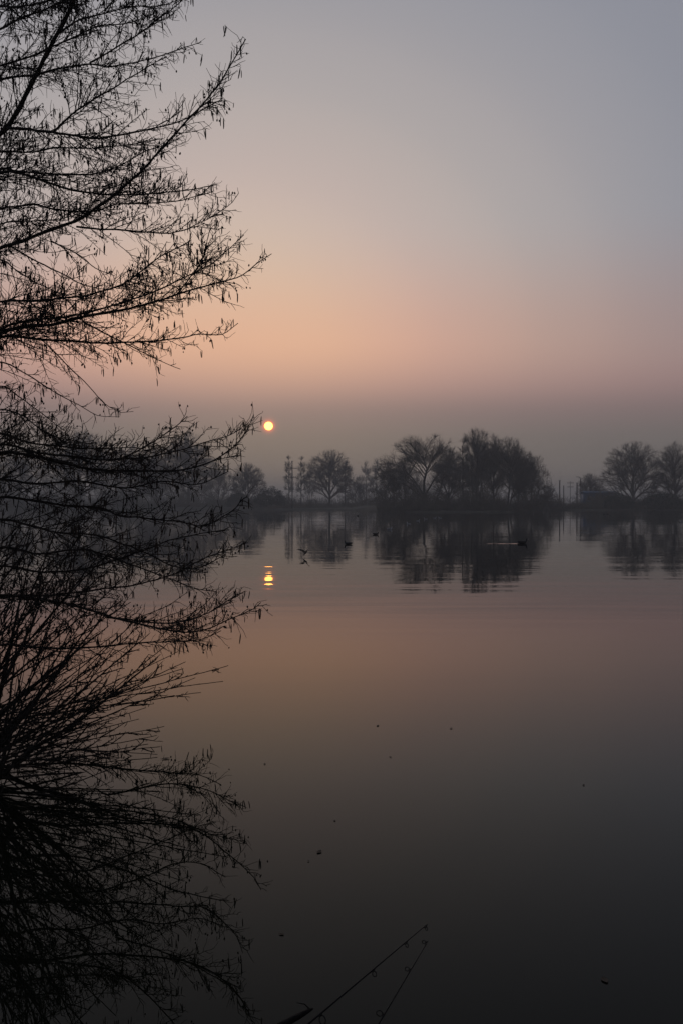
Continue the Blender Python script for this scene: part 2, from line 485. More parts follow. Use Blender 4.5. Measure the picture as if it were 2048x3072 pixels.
BR = [  # traced limbs: points in photograph pixels, base and tip radius (m)
    ([(0, 402), (34, 367), (69, 310), (103, 247), (149, 155), (178, 98), (224, 11), (250, -60), (262, -130)], .022, .012, 1),
    ([(0, 749), (75, 726), (149, 697), (230, 669), (287, 637), (339, 603), (390, 562), (459, 494), (517, 428), (574, 367), (631, 304), (677, 247), (712, 189), (749, 123)], .018, .0035, 1),
    ([(23, 385), (75, 387), (161, 396), (275, 412), (356, 405), (436, 387), (517, 367), (574, 344), (660, 300)], .011, .003, 0),
    ([(161, 396), (218, 344), (287, 298), (344, 264), (402, 227), (453, 195), (500, 166)], .008, .003, 0),
    ([(0, 198), (57, 181), (115, 166), (161, 143), (230, 115), (298, 83), (390, 72), (470, 40)], .011, .003, 1),
    ([(0, 235), (98, 221), (172, 204), (270, 189), (321, 198), (402, 184), (459, 169), (499, 155), (551, 138), (597, 123)], .011, .003, 1),
    ([(0, 86), (63, 49), (138, 26), (189, 3), (280, -40), (380, -70)], .011, .004, 1),
    ([(270, 189), (321, 161), (367, 135), (425, 100), (476, 60), (522, 26), (560, -10)], .007, .003, 0),
    ([(0, 23), (52, 23), (132, 8), (220, -20), (330, -30)], .010, .004, 1),
    ([(178, 98), (240, 60), (310, 40), (400, 20), (480, 20), (540, 0)], .007, .003, 0),
    ([(0, 520), (57, 522), (115, 540), (189, 565), (275, 580), (356, 586), (436, 586), (505, 580), (574, 571), (650, 556)], .014, .003, 1),
    ([(0, 456), (103, 453), (166, 439), (252, 439), (344, 428), (413, 419), (500, 400)], .009, .003, 1),
    ([(0, 508), (46, 514), (143, 522), (230, 525), (304, 517), (373, 494), (436, 459), (520, 430)], .010, .003, 1),
    ([(0, 623), (57, 617), (103, 608), (161, 623), (230, 628), (298, 623), (344, 605), (440, 600), (560, 585), (640, 560)], .010, .003, 1),
    ([(230, 680), (287, 686), (373, 689), (488, 697), (545, 689), (603, 666), (660, 637), (700, 605), (720, 580)], .008, .0025, 0),
    ([(0, 677), (57, 666), (103, 663), (172, 660), (260, 640)], .008, .003, 1),
    ([(0, 907), (115, 904), (201, 895), (287, 881), (367, 852), (425, 809), (476, 769), (574, 712)], .011, .003, 1),
    ([(0, 1004), (69, 981), (143, 976), (258, 947), (344, 932), (413, 918), (482, 901), (534, 881), (608, 861), (677, 841), (717, 824), (758, 792), (804, 761)], .019, .003, 1),
    ([(0, 988), (90, 960), (200, 948), (300, 925), (400, 895), (480, 868), (560, 830), (640, 790), (700, 740), (740, 700)], .012, .003, 1),
    ([(534, 881), (557, 850), (608, 781), (625, 706)], .006, .0025, 0),
    ([(0, 1016), (115, 1022), (230, 1027), (321, 1033), (402, 1033), (517, 1027), (597, 1010), (660, 1010), (706, 976)], .013, .003, 1),
    ([(247, 964), (316, 999), (373, 1027), (459, 1068), (545, 1105)], .007, .0025, 0),
    ([(155, 723), (230, 763), (287, 804), (344, 827)], .006, .0025, 0),
    ([(34, 740), (115, 786), (189, 821), (258, 855), (340, 870)], .007, .0025, 0),
    ([(0, 780), (60, 815), (120, 850), (200, 880)], .007, .003, 1),
    ([(143, 1034), (212, 1103), (270, 1155), (316, 1207), (367, 1238), (402, 1235)], .006, .002, 0),
    ([(0, 1086), (86, 1126), (166, 1178), (241, 1215), (298, 1247), (367, 1252)], .008, .002, 1),
    ([(0, 1160), (60, 1190), (130, 1240), (200, 1290)], .007, .003, 1),
    ([(0, 1361), (86, 1367), (172, 1384), (287, 1407), (402, 1410), (488, 1407), (574, 1396), (643, 1373), (700, 1338), (742, 1282), (762, 1242)], .015, .003, 1),
    ([(0, 1333), (115, 1359), (230, 1373), (344, 1379), (448, 1333), (517, 1287), (562, 1247)], .012, .003, 1),
    ([(344, 1379), (440, 1370), (540, 1345), (620, 1320), (680, 1302), (722, 1280)], .007, .0025, 0),
    ([(0, 1494), (115, 1505), (218, 1519), (321, 1525), (367, 1545), (459, 1554), (545, 1563), (620, 1574), (677, 1545), (717, 1519), (735, 1488)], .013, .0025, 1),
    ([(0, 1557), (86, 1574), (172, 1597), (287, 1603), (373, 1631), (448, 1660), (517, 1694), (600, 1700), (680, 1660)], .012, .003, 1),
    ([(0, 1798), (115, 1795), (230, 1783), (316, 1772), (402, 1763), (471, 1746), (545, 1723), (631, 1677), (700, 1654), (746, 1631)], .012, .0025, 1),
    ([(0, 1790), (115, 1803), (189, 1815), (270, 1838), (356, 1867), (442, 1890), (545, 1907), (620, 1898), (689, 1867), (745, 1842), (782, 1818)], .014, .0025, 1),
    ([(321, 1852), (402, 1859), (494, 1867), (574, 1855), (643, 1827), (690, 1795), (735, 1772)], .008, .0025, 0),
    ([(0, 1936), (115, 1941), (258, 1941), (402, 1930), (517, 1924), (597, 1918), (660, 1890)], .012, .003, 1),
    ([(0, 1440), (120, 1450), (250, 1440), (380, 1460), (500, 1440), (600, 1450), (690, 1410)], .012, .003, 1),
    ([(0, 1640), (120, 1660), (260, 1650), (380, 1690), (480, 1720), (580, 1760), (650, 1770)], .012, .003, 1),
    ([(0, 1700), (140, 1715), (280, 1700), (420, 1660), (520, 1620), (620, 1600), (700, 1590)], .012, .003, 1),
    ([(0, 1300), (90, 1330), (200, 1340), (310, 1345), (400, 1340), (470, 1360)], .010, .003, 1),
    ([(0, 1230), (70, 1250), (140, 1300), (240, 1330)], .008, .003, 1),
]

alder = thing('alder_tree', (TRUNK[0], TRUNK[1], 0), 'bare black alder hung with catkins and small cones filling the left side over the water', 'tree')
A0 = np.array([TRUNK[0], TRUNK[1], 0.0])
gz = float(ground_z(TRUNK[0], TRUNK[1]))
tr = np.array([(0, 0, gz - 0.3), (0.0, 0, gz + .1), (.03, .05, .9), (-.02, .08, 1.9), (.03, .03, 3.0), (-.04, 0, 4.2), (.02, .05, 5.4), (0, 0, 6.8), (.1, 0, 8.2)])
mb = MB()
mb.tube(catmull(tr, .25), np.interp(np.linspace(0, 1, len(catmull(tr, .25))), [0, .05, .2, 1], [.24, .17, .13, .02]), 10)
mb.build('trunk', M_BARK, alder, smooth=True)

catkins, cones = [], []      # (branch index, base point, tilt, length)


def unit(v):
    return v / (np.linalg.norm(v) + 1e-12)


def perp(tn):
    ref = np.array([0, 0, 1.0]) if abs(tn[2]) < .9 else np.array([1.0, 0, 0])
    u = unit(np.cross(tn, ref))
    return u, np.cross(u, tn)


def wiggly(p, d, length, n, wig, up):
    pts = [p]
    for _ in range(n):
        d = unit(d + RNG.normal(0, wig, 3) + np.array([0, 0, up]))
        p = p + d * (length / n)
        pts.append(p)
    return np.array(pts), d


def tip_fruit(bi, p, d):
    r = random.random()
    if r < .12:
        for _ in range(random.choice((1, 2, 2, 3))):
            catkins.append((bi, p + RNG.normal(0, .008, 3), random.uniform(-.28, .28), random.uniform(.04, .078), random.uniform(0, 6.28)))
    elif r < .22:
        for _ in range(random.choice((1, 1, 2))):
            cones.append((bi, p + RNG.normal(0, .014, 3) - np.array([0, 0, .012]), random.uniform(0, 6.28), random.uniform(.007, .011)))


def twiggy(bi, main, fine, pts, dens, seclen, fruit=True, upb=.03):
    seg = np.linalg.norm(np.diff(pts, axis=0), axis=1)
    cum = np.concatenate([[0], np.cumsum(seg)])
    Ltot = cum[-1]
    s = min(.25, Ltot * .12)
    side = 1
    while s < Ltot * .985:
        f = s / Ltot
        i = min(len(pts) - 2, int(np.searchsorted(cum, s)) - 1)
        i = max(i, 0)
        p = pts[i] + (pts[i + 1] - pts[i]) * ((s - cum[i]) / max(seg[i], 1e-6))
        tn = unit(pts[i + 1] - pts[i])
        if p[0] > -2.95 + .2 * (p[1] - 7):
            u, w = perp(tn)
            a = side * random.uniform(.15, 1.35) + (0 if random.random() < .6 else math.pi / 2)
            nrm_ = u * math.cos(a) * side + w * (math.sin(a) * random.choice((1, 1, -.7)))
            ang_ = random.uniform(.45, 1.0)
            d = unit(tn * math.cos(ang_) + nrm_ * math.sin(ang_))
            ln = seclen * random.uniform(.35, 1.1) * (1 - .88 * f)
            sp, sd = wiggly(p, d, ln, 6, .12, upb)
            r0 = .0042 * (1 - .3 * f)
            main.tube(sp, np.linspace(r0, .002, len(sp)), 4, False)
            m = max(2, int(ln / .03))
            for k in range(m):
                g = (k + random.uniform(.4, 1)) / m
                q = sp[0] + (sp[-1] - sp[0]) * 0
                idx = min(5, int(g * 6))
                q = sp[idx] + (sp[idx + 1] - sp[idx]) * (g * 6 - idx if g < 1 else 1)
                tt = unit(sp[idx + 1] - sp[idx])
                u2, w2 = perp(tt)
                aa = random.uniform(0, 6.28)
                an = random.uniform(.5, 1.1)
                dd = unit(tt * math.cos(an) + (u2 * math.cos(aa) + w2 * math.sin(aa)) * math.sin(an))
                tl = random.uniform(.04, .17) * (1.1 - .5 * g)
                tp, td = wiggly(q, dd, tl, 3, .25, random.choice((.12, .05, -.25)))
                fine.tube(tp, np.linspace(.0023, .0014, 4), 3, False)
                if fruit:
                    tip_fruit(bi, tp[-1], td)
            if fruit:
                tip_fruit(bi, sp[-1], sd)
        s += random.uniform(.5, 1.5) / dens * (1 + .65 * math.sin(s * 9.0 + bi * 1.7) * math.sin(s * 3.7 + bi))
        side = -side


for bi, (pp, r0, r1, root) in enumerate(BR):
    dd = random.uniform(6.5, 7.5)
    d1 = dd + random.uniform(-.7, .5)
    if root:
        dd = 7.2 + random.uniform(-.25, .25)
    P = catmull(branch_pts(pp, dd, d1, root), .05)
    P[3:] += np.cumsum(RNG.normal(0, .0022, (len(P) - 3, 3)), 0)
    main, fine = MB(), MB()
    rad = np.linspace(r0, r1, len(P)) * (1 + .08 * np.sin(np.arange(len(P)) * 1.3))
    main.tube(P - A0, rad, 7)
    low = 1290 < pp[0][1]
    droop = bi in (21, 22, 23, 24, 25, 26, 27)
    main_shift, fine_shift = MB(), MB()
    twiggy(bi, main_shift, fine_shift, P, 22 if low else (10 if droop else 27), .68 if low else (.34 if droop else .64))
    for src, dst in ((main_shift, main), (fine_shift, fine)):
        if src.v:
            dst.add(np.vstack(src.v) - A0, np.vstack(src.q), np.vstack(src.t) if src.t else None)
    bo = main.build('branch', M_BARK, alder, smooth=True)
    fine.build('twig_spray', M_TWIG, bo, 'stuff')
    BR[bi] = (bo,)


def catkin_mesh():
    m = MB()
    z = np.array([0, -.08, -.25, -.5, -.75, -.93, -1.0])
    r = np.array([.012, .04, .055, .058, .052, .037, .012])
    x = .10 * z ** 2
    m.tube(np.stack([x, 0 * z, z], -1), r, 6)
    return m.mesh('catkin', M_CATKIN, True)


def cone_mesh():
    m = MB()
    z = np.array([1.0, .6, .2, -.3, -.8, -1.1])
    r = np.array([.10, .35, .62, .68, .45, .12])
    m.tube(np.stack([0 * z, 0 * z, z], -1), r, 6)
    return m.mesh('cone', M_CONE, True)


def rot(v, tilt, az_):
    ct, st = math.cos(tilt), math.sin(tilt)
    R1 = np.array([[ct, 0, st], [0, 1, 0], [-st, 0, ct]])
    ca, sa = math.cos(az_), math.sin(az_)
    R2 = np.array([[ca, -sa, 0], [sa, ca, 0], [0, 0, 1]])
    return v @ (R2 @ R1).T


CK, CN = catkin_mesh(), cone_mesh()


def scatter_fruit(items, me, name, mass_name, mat, is_cat):
    # the ones nearest the right-hand outline of the crown are the largest and clearest in the photograph
    vis = [it for it in items if it[1][0] > -2.55]
    vis.sort(key=lambda it: (it[1][0] / it[1][1]) * -1 + random.uniform(0, .10))
    singles, rest = vis[:300], vis[300:] + [it for it in items if it[1][0] <= -2.55]
    for it in singles:
        o = bpy.data.objects.new(name, me)
        col.objects.link(o)
        o.parent = BR[it[0]][0]
        o.location = tuple(it[1] - A0)
        if is_cat:
            o.rotation_euler = (0, it[2], it[4]); o.scale = (it[3] * 1.0,) * 3
        else:
            o.rotation_euler = (random.uniform(-.5, .5), 0, it[2]); o.scale = (it[3],) * 3
    base = np.array([v.co[:] for v in me.vertices])
    quads = [tuple(p.vertices) for p in me.polygons if len(p.vertices) == 4]
    tris = [tuple(p.vertices) for p in me.polygons if len(p.vertices) == 3]
    m = MB()
    for it in rest:
        if is_cat:
            v = rot(base * it[3], it[2], it[4])
        else:
            v = rot(base * it[3], random.uniform(-.5, .5), it[2])
        m.add(v + it[1] - A0, quads, tris)
    m.build(mass_name, mat, alder, 'stuff', True)


scatter_fruit(catkins, CK, 'catkin', 'catkin_mass', M_CATKIN, True)
scatter_fruit(cones, CN, 'cone', 'cone_mass', M_CONE, False)

# ------------------------------------------------------------------ the coppiced shrub at the water's edge
SB = np.array([-2.0, 4.95, 0.0])
shrub = thing('waterside_shrub', SB, 'bare coppiced shrub of long straight shoots fanning up at the lower left waterline', 'shrub')
tips = [(557, 2006), (669, 2000), (675, 2049), (585, 2034), (496, 2169), (471, 2201), (448, 2235), (476, 2267), (520, 2293), (480, 1960), (400, 1930),
        (330, 1880), (250, 1800), (170, 1720), (520, 2090), (440, 2120), (380, 2050), (560, 1985), (300, 1960), (350, 2190), (400, 2280), (430, 2010), (230, 1900),
        (90, 1650), (120, 1800), (60, 1750), (300, 1840), (200, 2000), (300, 2100), (370, 1980), (460, 2060), (610, 2075), (350, 1930), (150, 1900), (270, 2050), (420, 2160),
        (480, 2240), (330, 2240), (260, 2180), (190, 2120), (360, 1780), (420, 1840), (290, 1740), (210, 1650), (500, 1930), (380, 1880), (450, 1900), (150, 1600), (330, 1700), (530, 1950),
        (60, 1480), (110, 1560), (170, 1520), (230, 1610), (290, 1650), (140, 1680), (200, 1740), (350, 1760), (80, 1850), (250, 1700), (310, 1800), (180, 1800),
        (40, 1600), (390, 1810), (270, 1580), (120, 1450), (210, 1480), (340, 1640)]
STOUT = {11: .022, 13: .020, 23: .024, 26: .020, 40: .018, 9: .016}
for n_, (x, y) in enumerate(tips):
    bx, bd = -20 - 420 * random.random() ** 1.3, random.uniform(4.65, 5.7)
    if n_ in STOUT:
        bx = random.uniform(-160, -20)
    b0 = at(bx, 1508, bd)
    b0[2] = max(float(ground_z(b0[0], b0[1])) - .03, -.2)
    e = at(x, y, b0[1] + (random.uniform(-.25, .8) if n_ < 50 else random.uniform(-.5, .2)))
    mid = b0 + (e - b0) * .5 + np.array([random.uniform(-.03, .03), 0, random.uniform(-.03, .05)])
    q1 = b0 + (mid - b0) * .5 + np.array([-.01, 0, .02])
    P = catmull([b0, q1, mid, e], .05)
    P[3:] += np.cumsum(RNG.normal(0, .0016, (len(P) - 3, 3)), 0)
    m, f_ = MB(), MB()
    m.tube(P - SB, np.linspace(STOUT.get(n_, random.choice((.005, .006, .008, .010))), .0022, len(P)), 6)
    # side shoots pressed forward, and buds
    L_ = len(P)
    for i in range(int(L_ * .35), L_ - 2):
        if random.random() < .34:
            tn = unit(P[i + 1] - P[i])
            u, w = perp(tn)
            a = random.uniform(0, 6.28)
            d = unit(tn + (u * math.cos(a) + w * math.sin(a)) * random.uniform(.35, .7))
            sp, _ = wiggly(P[i] - SB, d, random.uniform(.12, .5) * (1.1 - i / L_), 6, .05, .03)
            m.tube(sp, np.linspace(.0045, .0018, 7), 4, False)
            for k in range(1, 7):
                d2 = unit(sp[k] - sp[k - 1] + RNG.normal(0, .05, 3))
                bp, _ = wiggly(sp[k], d2, random.uniform(.012, .05), 2, .2, .1)
                f_.tube(bp, [.002, .0026, .0012], 3, False)
        elif random.random() < .5:
            tn = unit(P[i + 1] - P[i] + RNG.normal(0, .03, 3))
            bp, _ = wiggly(P[i] - SB, tn, random.uniform(.015, .06), 2, .2, .1)
            f_.tube(bp, [.002, .0028, .0012], 3, False)
    so = m.build('shoot', M_SHOOT, shrub, smooth=True)
    f_.build('bud_spray', M_TWIG, so, 'stuff')

# ------------------------------------------------------------------ far trees
def tree_mesh(seed, h, blobs, n_limb, trunks, trunk_r, twigs=7, twig_len=.08, twig_r=.0135, up=.25, depth=2, spread=1.0):
    """bare tree: limbs run from the stems into a set of ellipsoids and fork outwards; returns wood, crown.
    blobs: (cx, cz, rx, rz, weight) in units of h; trunks: polylines in units of h"""
    rg = np.random.default_rng(seed)
    B = np.array([(b_[0] * h, 0, b_[1] * h, b_[2] * h, b_[2] * .9 * h, b_[3] * h) for b_ in blobs])
    ws = np.array([b_[4] for b_ in blobs]); ws = ws / ws.sum()

    def inside(p, k=1.0):
        q = (p[None] - B[:, :3]) / (B[:, 3:] * k)
        return bool(((q ** 2).sum(1) < 1).any())

    wood, crown = MB(), MB()
    stems = [catmull(np.array(tr_) * h, h * .04) for tr_ in trunks]
    srad = []
    for k, P in enumerate(stems):
        P[1:-1] += rg.normal(0, h * .0022, (len(P) - 2, 3))
        r0 = trunk_r if k == 0 else trunk_r * .62
        r = np.linspace(r0, r0 * .55, len(P))
        r[0] *= 1.25
        srad.append(r)
        wood.tube(P, r, 7)
    sb, stp, sr = [], [], []

    def bend(p, d, ln, n, wig, upb):
        pts = [p]
        for _ in range(n):
            d = d + rg.normal(0, wig, 3) + np.array([0, 0, upb])
            d = d / np.linalg.norm(d)
            p = p + d * ln / n
            pts.append(p)
        return np.array(pts)

    def fork(P, r, lev):
        """P: polyline of the parent, lev: remaining levels"""
        tot = np.linalg.norm(np.diff(P, axis=0), axis=1).sum()
        nch = (0, 6, 7, 7)[lev]
        for c in range(nch):
            f = .22 + .78 * (c + rg.uniform(0, 1)) / nch
            x = f * (len(P) - 1)
            i = min(int(x), len(P) - 2)
            p = P[i] + (P[i + 1] - P[i]) * (x - i)
            tn = P[i + 1] - P[i]; tn = tn / (np.linalg.norm(tn) + 1e-9)
            v = rg.normal(size=3); v -= tn * v.dot(tn); v /= np.linalg.norm(v) + 1e-9
            a = rg.uniform(.35, .95) * spread
            d = tn * math.cos(a) + v * math.sin(a) + np.array([0, 0, up * .3])
            d /= np.linalg.norm(d)
            ln = tot * rg.uniform(.5, .85) * (1.15 - .45 * f)
            ln = min(max(ln, h * .07), h * .22)
            for _ in range(5):
                if inside(p + d * ln):
                    break
                ln *= .72
            if ln < h * .02:
                continue
            Q = bend(p, d, ln, 4, .09, up * .10)
            rc = max(r * (.62 - .2 * f), .016)
            dst = wood if rc > .04 else crown
            dst.tube(Q, np.linspace(rc, max(rc * .45, .011), len(Q)), 4 if rc > .04 else 3, False)
            if lev > 1:
                fork(Q, rc * .8, lev - 1)
            if lev <= 2:
                for _ in range(twigs):
                    f2 = rg.uniform(.15, 1) * (len(Q) - 1)
                    j = min(int(f2), len(Q) - 2)
                    q = Q[j] + (Q[j + 1] - Q[j]) * (f2 - j)
                    t2 = Q[j + 1] - Q[j]; t2 = t2 / (np.linalg.norm(t2) + 1e-9)
                    dd = t2 + rg.normal(0, .42, 3) + np.array([0, 0, up * .5])
                    sb.append(q); stp.append(q + dd / np.linalg.norm(dd) * h * twig_len * rg.uniform(.35, 1.1)); sr.append(twig_r * rg.uniform(.7, 1.1))

    # limb targets spread evenly through the crown by farthest-point sampling
    cand = []
    for bi_, b_ in enumerate(B):
        k = int(900 * ws[bi_])
        v = rg.normal(size=(k, 3)); v /= np.linalg.norm(v, axis=1, keepdims=True)
        cand.append(b_[:3] + v * b_[3:] * (rg.uniform(.05, 1, (k, 1)) ** .5) * .78)
    cand = np.vstack(cand)
    cand = cand[cand[:, 2] > .16 * h]
    chosen = [int(cand[:, 2].argmax())]
    dmin = np.linalg.norm(cand - cand[chosen[0]], axis=1)
    for _ in range(n_limb - 1):
        k = int(dmin.argmax())
        chosen.append(k)
        dmin = np.minimum(dmin, np.linalg.norm(cand - cand[k], axis=1))
    for ci in chosen:
        tgt = cand[ci]
        best = None
        for P, r in zip(stems, srad):
            want = tgt[2] - 1.05 * np.linalg.norm(P[:, :2] - tgt[:2], axis=1)
            cost = np.abs(P[:, 2] - want) + .6 * np.linalg.norm(P - tgt, axis=1)
            lo = max(1, int(len(P) * .3))
            k = lo + int(cost[lo:].argmin())
            if best is None or cost[k] < best[0]:
                best = (cost[k], P, r, k)
        _, P, r, k = best
        st_ = P[k]
        tn = P[k] - P[k - 1]; tn = tn / np.linalg.norm(tn)
        L0 = np.linalg.norm(tgt - st_)
        if L0 < .03 * h:
            continue
        mid = st_ + (tgt - st_) * .5 + tn * L0 * .10 + rg.normal(0, L0 * .05, 3)
        Q = catmull(np.array([st_, mid, tgt]), max(L0 / 9, .1))
        Q[1:] += np.cumsum(rg.normal(0, L0 * .008, (len(Q) - 1, 3)), 0)
        rl = min(r[k] * .62, .04 + .022 * L0)
        wood.tube(Q, np.linspace(rl, .028, len(Q)), 6, False)
        fork(Q, rl * .8, depth)
    crown.spikes(sb, stp, sr)
    return wood, crown


def far_tree(name, px, base_d, top_py, proto, label, cat='tree', group='bare trees along the far shore', wide=1.0, mirror=False):
    p = at(px, 1508, base_d)
    z = float(ground_z(p[0], p[1])) - .15
    top = at(px, top_py, base_d)[2]
    o = thing(name, (p[0], p[1], z), label, cat, group, 0)
    s = (top - z) / proto['h']
    for nm in ('trunk', 'crown'):
        c = link(nm, proto[nm], o)
        c.scale = (s * wide * (-1 if mirror else 1), s, s)
    return o


PROTO = {}


def proto(key, seed, h, blobs, n_att, trunks, tr_, **kw):
    w, c = tree_mesh(seed, h, blobs, n_att, trunks, tr_, **kw)
    zmax = max(v[:, 2].max() for v in c.v)
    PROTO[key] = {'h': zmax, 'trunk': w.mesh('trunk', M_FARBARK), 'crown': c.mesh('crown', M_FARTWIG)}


# big oak of the clump with forked spreading limbs
proto('oak', 11, 16, [(-.38, .54, .27, .23, 1.3), (-.10, .78, .30, .21, 1.6), (.17, .78, .24, .21, 1.2), (.32, .58, .19, .24, .8)],
      36, [[(0, 0, 0), (.0, 0, .12), (.01, 0, .26), (.02, 0, .42), (.05, 0, .55)], [(.01, 0, .20), (-.08, 0, .34), (-.18, .02, .48)], [(0.01, 0, .18), (.10, 0.02, .33), (.2, 0, .5)]], .36, twigs=7)
# tall spiky close-stemmed tree
proto('spire', 12, 16, [(0, .42, .15, .36, 1), (.02, .72, .15, .29, 1.5), (-.05, .8, .11, .2, .8)], 26,
      [[(0, 0, 0), (0, 0, .3), (.01, 0, .66)], [(-.03, 0, 0), (-.05, .02, .3), (-.06, 0, .6)], [(.03, .02, 0), (.05, 0, .3), (.07, 0, .55)]], .22, up=.8, twigs=6, spread=.8)
# high domed tree with twin stems
proto('dome', 13, 15.5, [(.0, .70, .29, .30, 1.6), (.19, .52, .26, .30, 1.2), (-.14, .70, .2, .25, .8), (.25, .36, .2, .2, .6)], 34,
      [[(0, 0, 0), (.02, 0, .2), (.05, 0, .5)], [(.03, 0, .02), (.07, .02, .2), (.14, 0, .42)]], .26, twigs=7)
proto('dome_low', 14, 13, [(.0, .60, .40, .40, 1.6), (.24, .40, .27, .32, 1), (-.24, .40, .27, .3, .8)], 36,
      [[(0, 0, 0), (.0, 0, .15), (.02, 0, .42)], [(.02, 0, 0), (.1, 0, .2), (.2, 0, .35)], [(-.01, 0, .05), (-.09, .02, .2), (-.17, 0, .34)]], .24, twigs=7)
# round open-grown park tree
proto('round', 15, 13, [(0, .62, .40, .39, 2.4), (-.18, .44, .27, .27, .7), (.19, .46, .27, .27, .7)], 42,
      [[(0, 0, 0), (0.005, .0, .12), (0, 0.005, .25), (0, 0, .52)], [(0, 0, .2), (-.08, 0, .34), (-.16, 0, .48)], [(0, 0, .2), (.08, .02, .34), (.15, 0, .5)]], .3, twigs=7)
# slim
proto('slim', 16, 12, [(0, .42, .10, .32, 1), (.01, .75, .085, .24, 1.1), (.03, .55, .09, .1, .3)], 15, [[(0, 0, 0), (0.005, 0, .3), (0, 0, .88)]], .12, twigs=3, twig_len=.065, up=.3, depth=2)
proto('bushy', 17, 10, [(0, .52, .40, .45, 1.4), (-.25, .36, .28, .33, .7), (.26, .38, .28, .34, .8)], 26,
      [[(0, 0, 0), (.01, 0, .3)], [(.03, 0, 0), (.12, .02, .3)], [(-.03, 0, 0), (-.12, 0, .28)]], .18, twigs=7, twig_len=.095)
proto('leaner', 18, 10, [(.32, .72, .22, .22, 1), (.12, .76, .2, .2, .8), (.4, .46, .2, .2, .5)], 15,
      [[(0, 0, 0), (.03, 0, .18), (.12, 0, .38), (.2, 0, .6)], [(.04, 0, .2), (.2, .02, .32), (.34, 0, .45)]], .2, twigs=6)
proto('tall_oval', 19, 16, [(0, .64, .22, .36, 1.5), (-.08, .44, .19, .30, .7), (.10, .46, .19, .30, .7)], 34,
      [[(0, 0, 0), (0.005, 0, .2), (0, 0, .6)], [(0, 0, .15), (.06, 0, .5)]], .26, up=.5, twigs=7)
proto('wispy', 20, 13, [(0, .56, .15, .42, 1), (.1, .46, .13, .32, .7), (-.09, .46, .13, .34, .7)], 18,
      [[(0, 0, 0), (0, 0, .6)], [(.03, 0, 0), (.08, 0, .45)], [(-.03, 0, 0), (-.08, 0, .45)]], .13, up=.7, twigs=4)

FT = [  # px, distance, top py, prototype, width, mirror, label
    (238, 240, 1278, 'round', 1.14, 0, 'hazy round bare tree behind the alder branches nearest the left edge'),
    (60, 244, 1333, 'dome_low', 1.14, 0, 'low domed bare tree at the far left edge behind the alder'),
    (390, 244, 1323, 'dome_low', 1.25, 1, 'broad low bare tree between the two tall trees behind the alder'),
    (565, 240, 1278, 'tall_oval', 1.42, 0, 'tall bare tree with domed top showing through the alder below and left of the sun'),
    (655, 248, 1380, 'dome_low', 1.03, 0, 'misty bare tree right beside the tall domed one behind the alder'),
    (745, 240, 1381, 'round', 0.97, 1, 'small rounded bare tree straight below the sun'),
    (903, 244, 1362, 'slim', 1.1, 0, 'slim upright bare tree just right of the lone utility pole'),
    (868, 250, 1360, 'slim', 1.0, 1, 'slim upright bare tree just left of the lone utility pole'),
    (930, 258, 1387, 'wispy', 0.7, 1, 'thin wispy tree tucked at the left foot of the round tree'),
    (988, 242, 1340, 'round', 1.08, 0, 'large round bare tree standing alone between the sun and the big clump'),
    (1034, 240, 1375, 'slim', 1.5, 0, 'slender dark trunk tree at the right flank of the lone round tree'),
    (1072, 242, 1426, 'bushy', 0.8, 0, 'low bushy bare tree in the dip right of the lone round tree'),
    (1098, 290, 1373, 'wispy', 1.0, 0, 'pale thin tree in the mist left of the big clump'),
    (1128, 286, 1366, 'wispy', 0.9, 1, 'pale thin tree in the mist touching the big clump'),
    (1168, 164, 1375, 'bushy', 0.8, 0, 'dense dark bushy tree at the left end of the big clump'),
    (1268, 160, 1292, 'oak', 1.03, 0, 'spreading oak-like tree with forked limbs at left of the big clump'),
    (1302, 157, 1380, 'leaner', 0.8, 0, 'smaller tree leaning right under the spreading oak-like tree'),
    (1386, 162, 1304, 'slim', 1.2, 0, 'narrow straight tree between the oak-like tree and the tallest spire'),
    (1428, 160, 1271, 'spire', 1.08, 0, 'tallest spiky dark tree in the middle of the big clump'),
    (1480, 165, 1288, 'tall_oval', 0.91, 1, 'tall oval tree just right of the tallest spire in the clump'),
    (1520, 159, 1296, 'dome', 0.93, 0, 'tall domed tree with pale twin stems on the right of the clump'),
    (1592, 162, 1346, 'dome_low', 0.71, 0, 'rounded tree forming the right shoulder of the clump'),
    (1215, 170, 1366, 'dome_low', 0.91, 1, 'shadowy tree filling the gap behind the left limb of the oak-like tree'),
    (1345, 174, 1335, 'round', .8, 1, 'tree behind the leaning one filling the middle of the clump'),
    (470, 240, 1330, 'round', 1.0, 1, 'hazy bare tree behind the alder just left of the tall domed one'),
    (1450, 174, 1311, 'dome', 0.8, 1, 'tree partly hidden behind the tallest spire'),
    (1552, 172, 1323, 'tall_oval', 1.03, 0, 'tree partly hidden between the twin-stemmed tree and the right shoulder'),
    (1640, 168, 1449, 'bushy', 0.8, 1, 'low sloping bush tree at the right foot of the clump'),
    (1770, 208, 1414, 'round', 0.97, 1, 'small round bare tree behind the blue shed'),
    (1897, 198, 1313, 'round', 1.08, 0, 'big round bare tree with thick trunk near the right edge'),
    (2022, 196, 1313, 'tall_oval', 1.31, 0, 'tall oval bare tree cut by the right edge'),
    (1960, 206, 1437, 'wispy', 1.3, 0, 'thin low tree between the two big trees at the right edge'),
]
for px, d, top, key, wd, mi, lab in FT:
    far_tree('bare_tree', px, d, top, PROTO[key], lab, wide=wd, mirror=bool(mi))


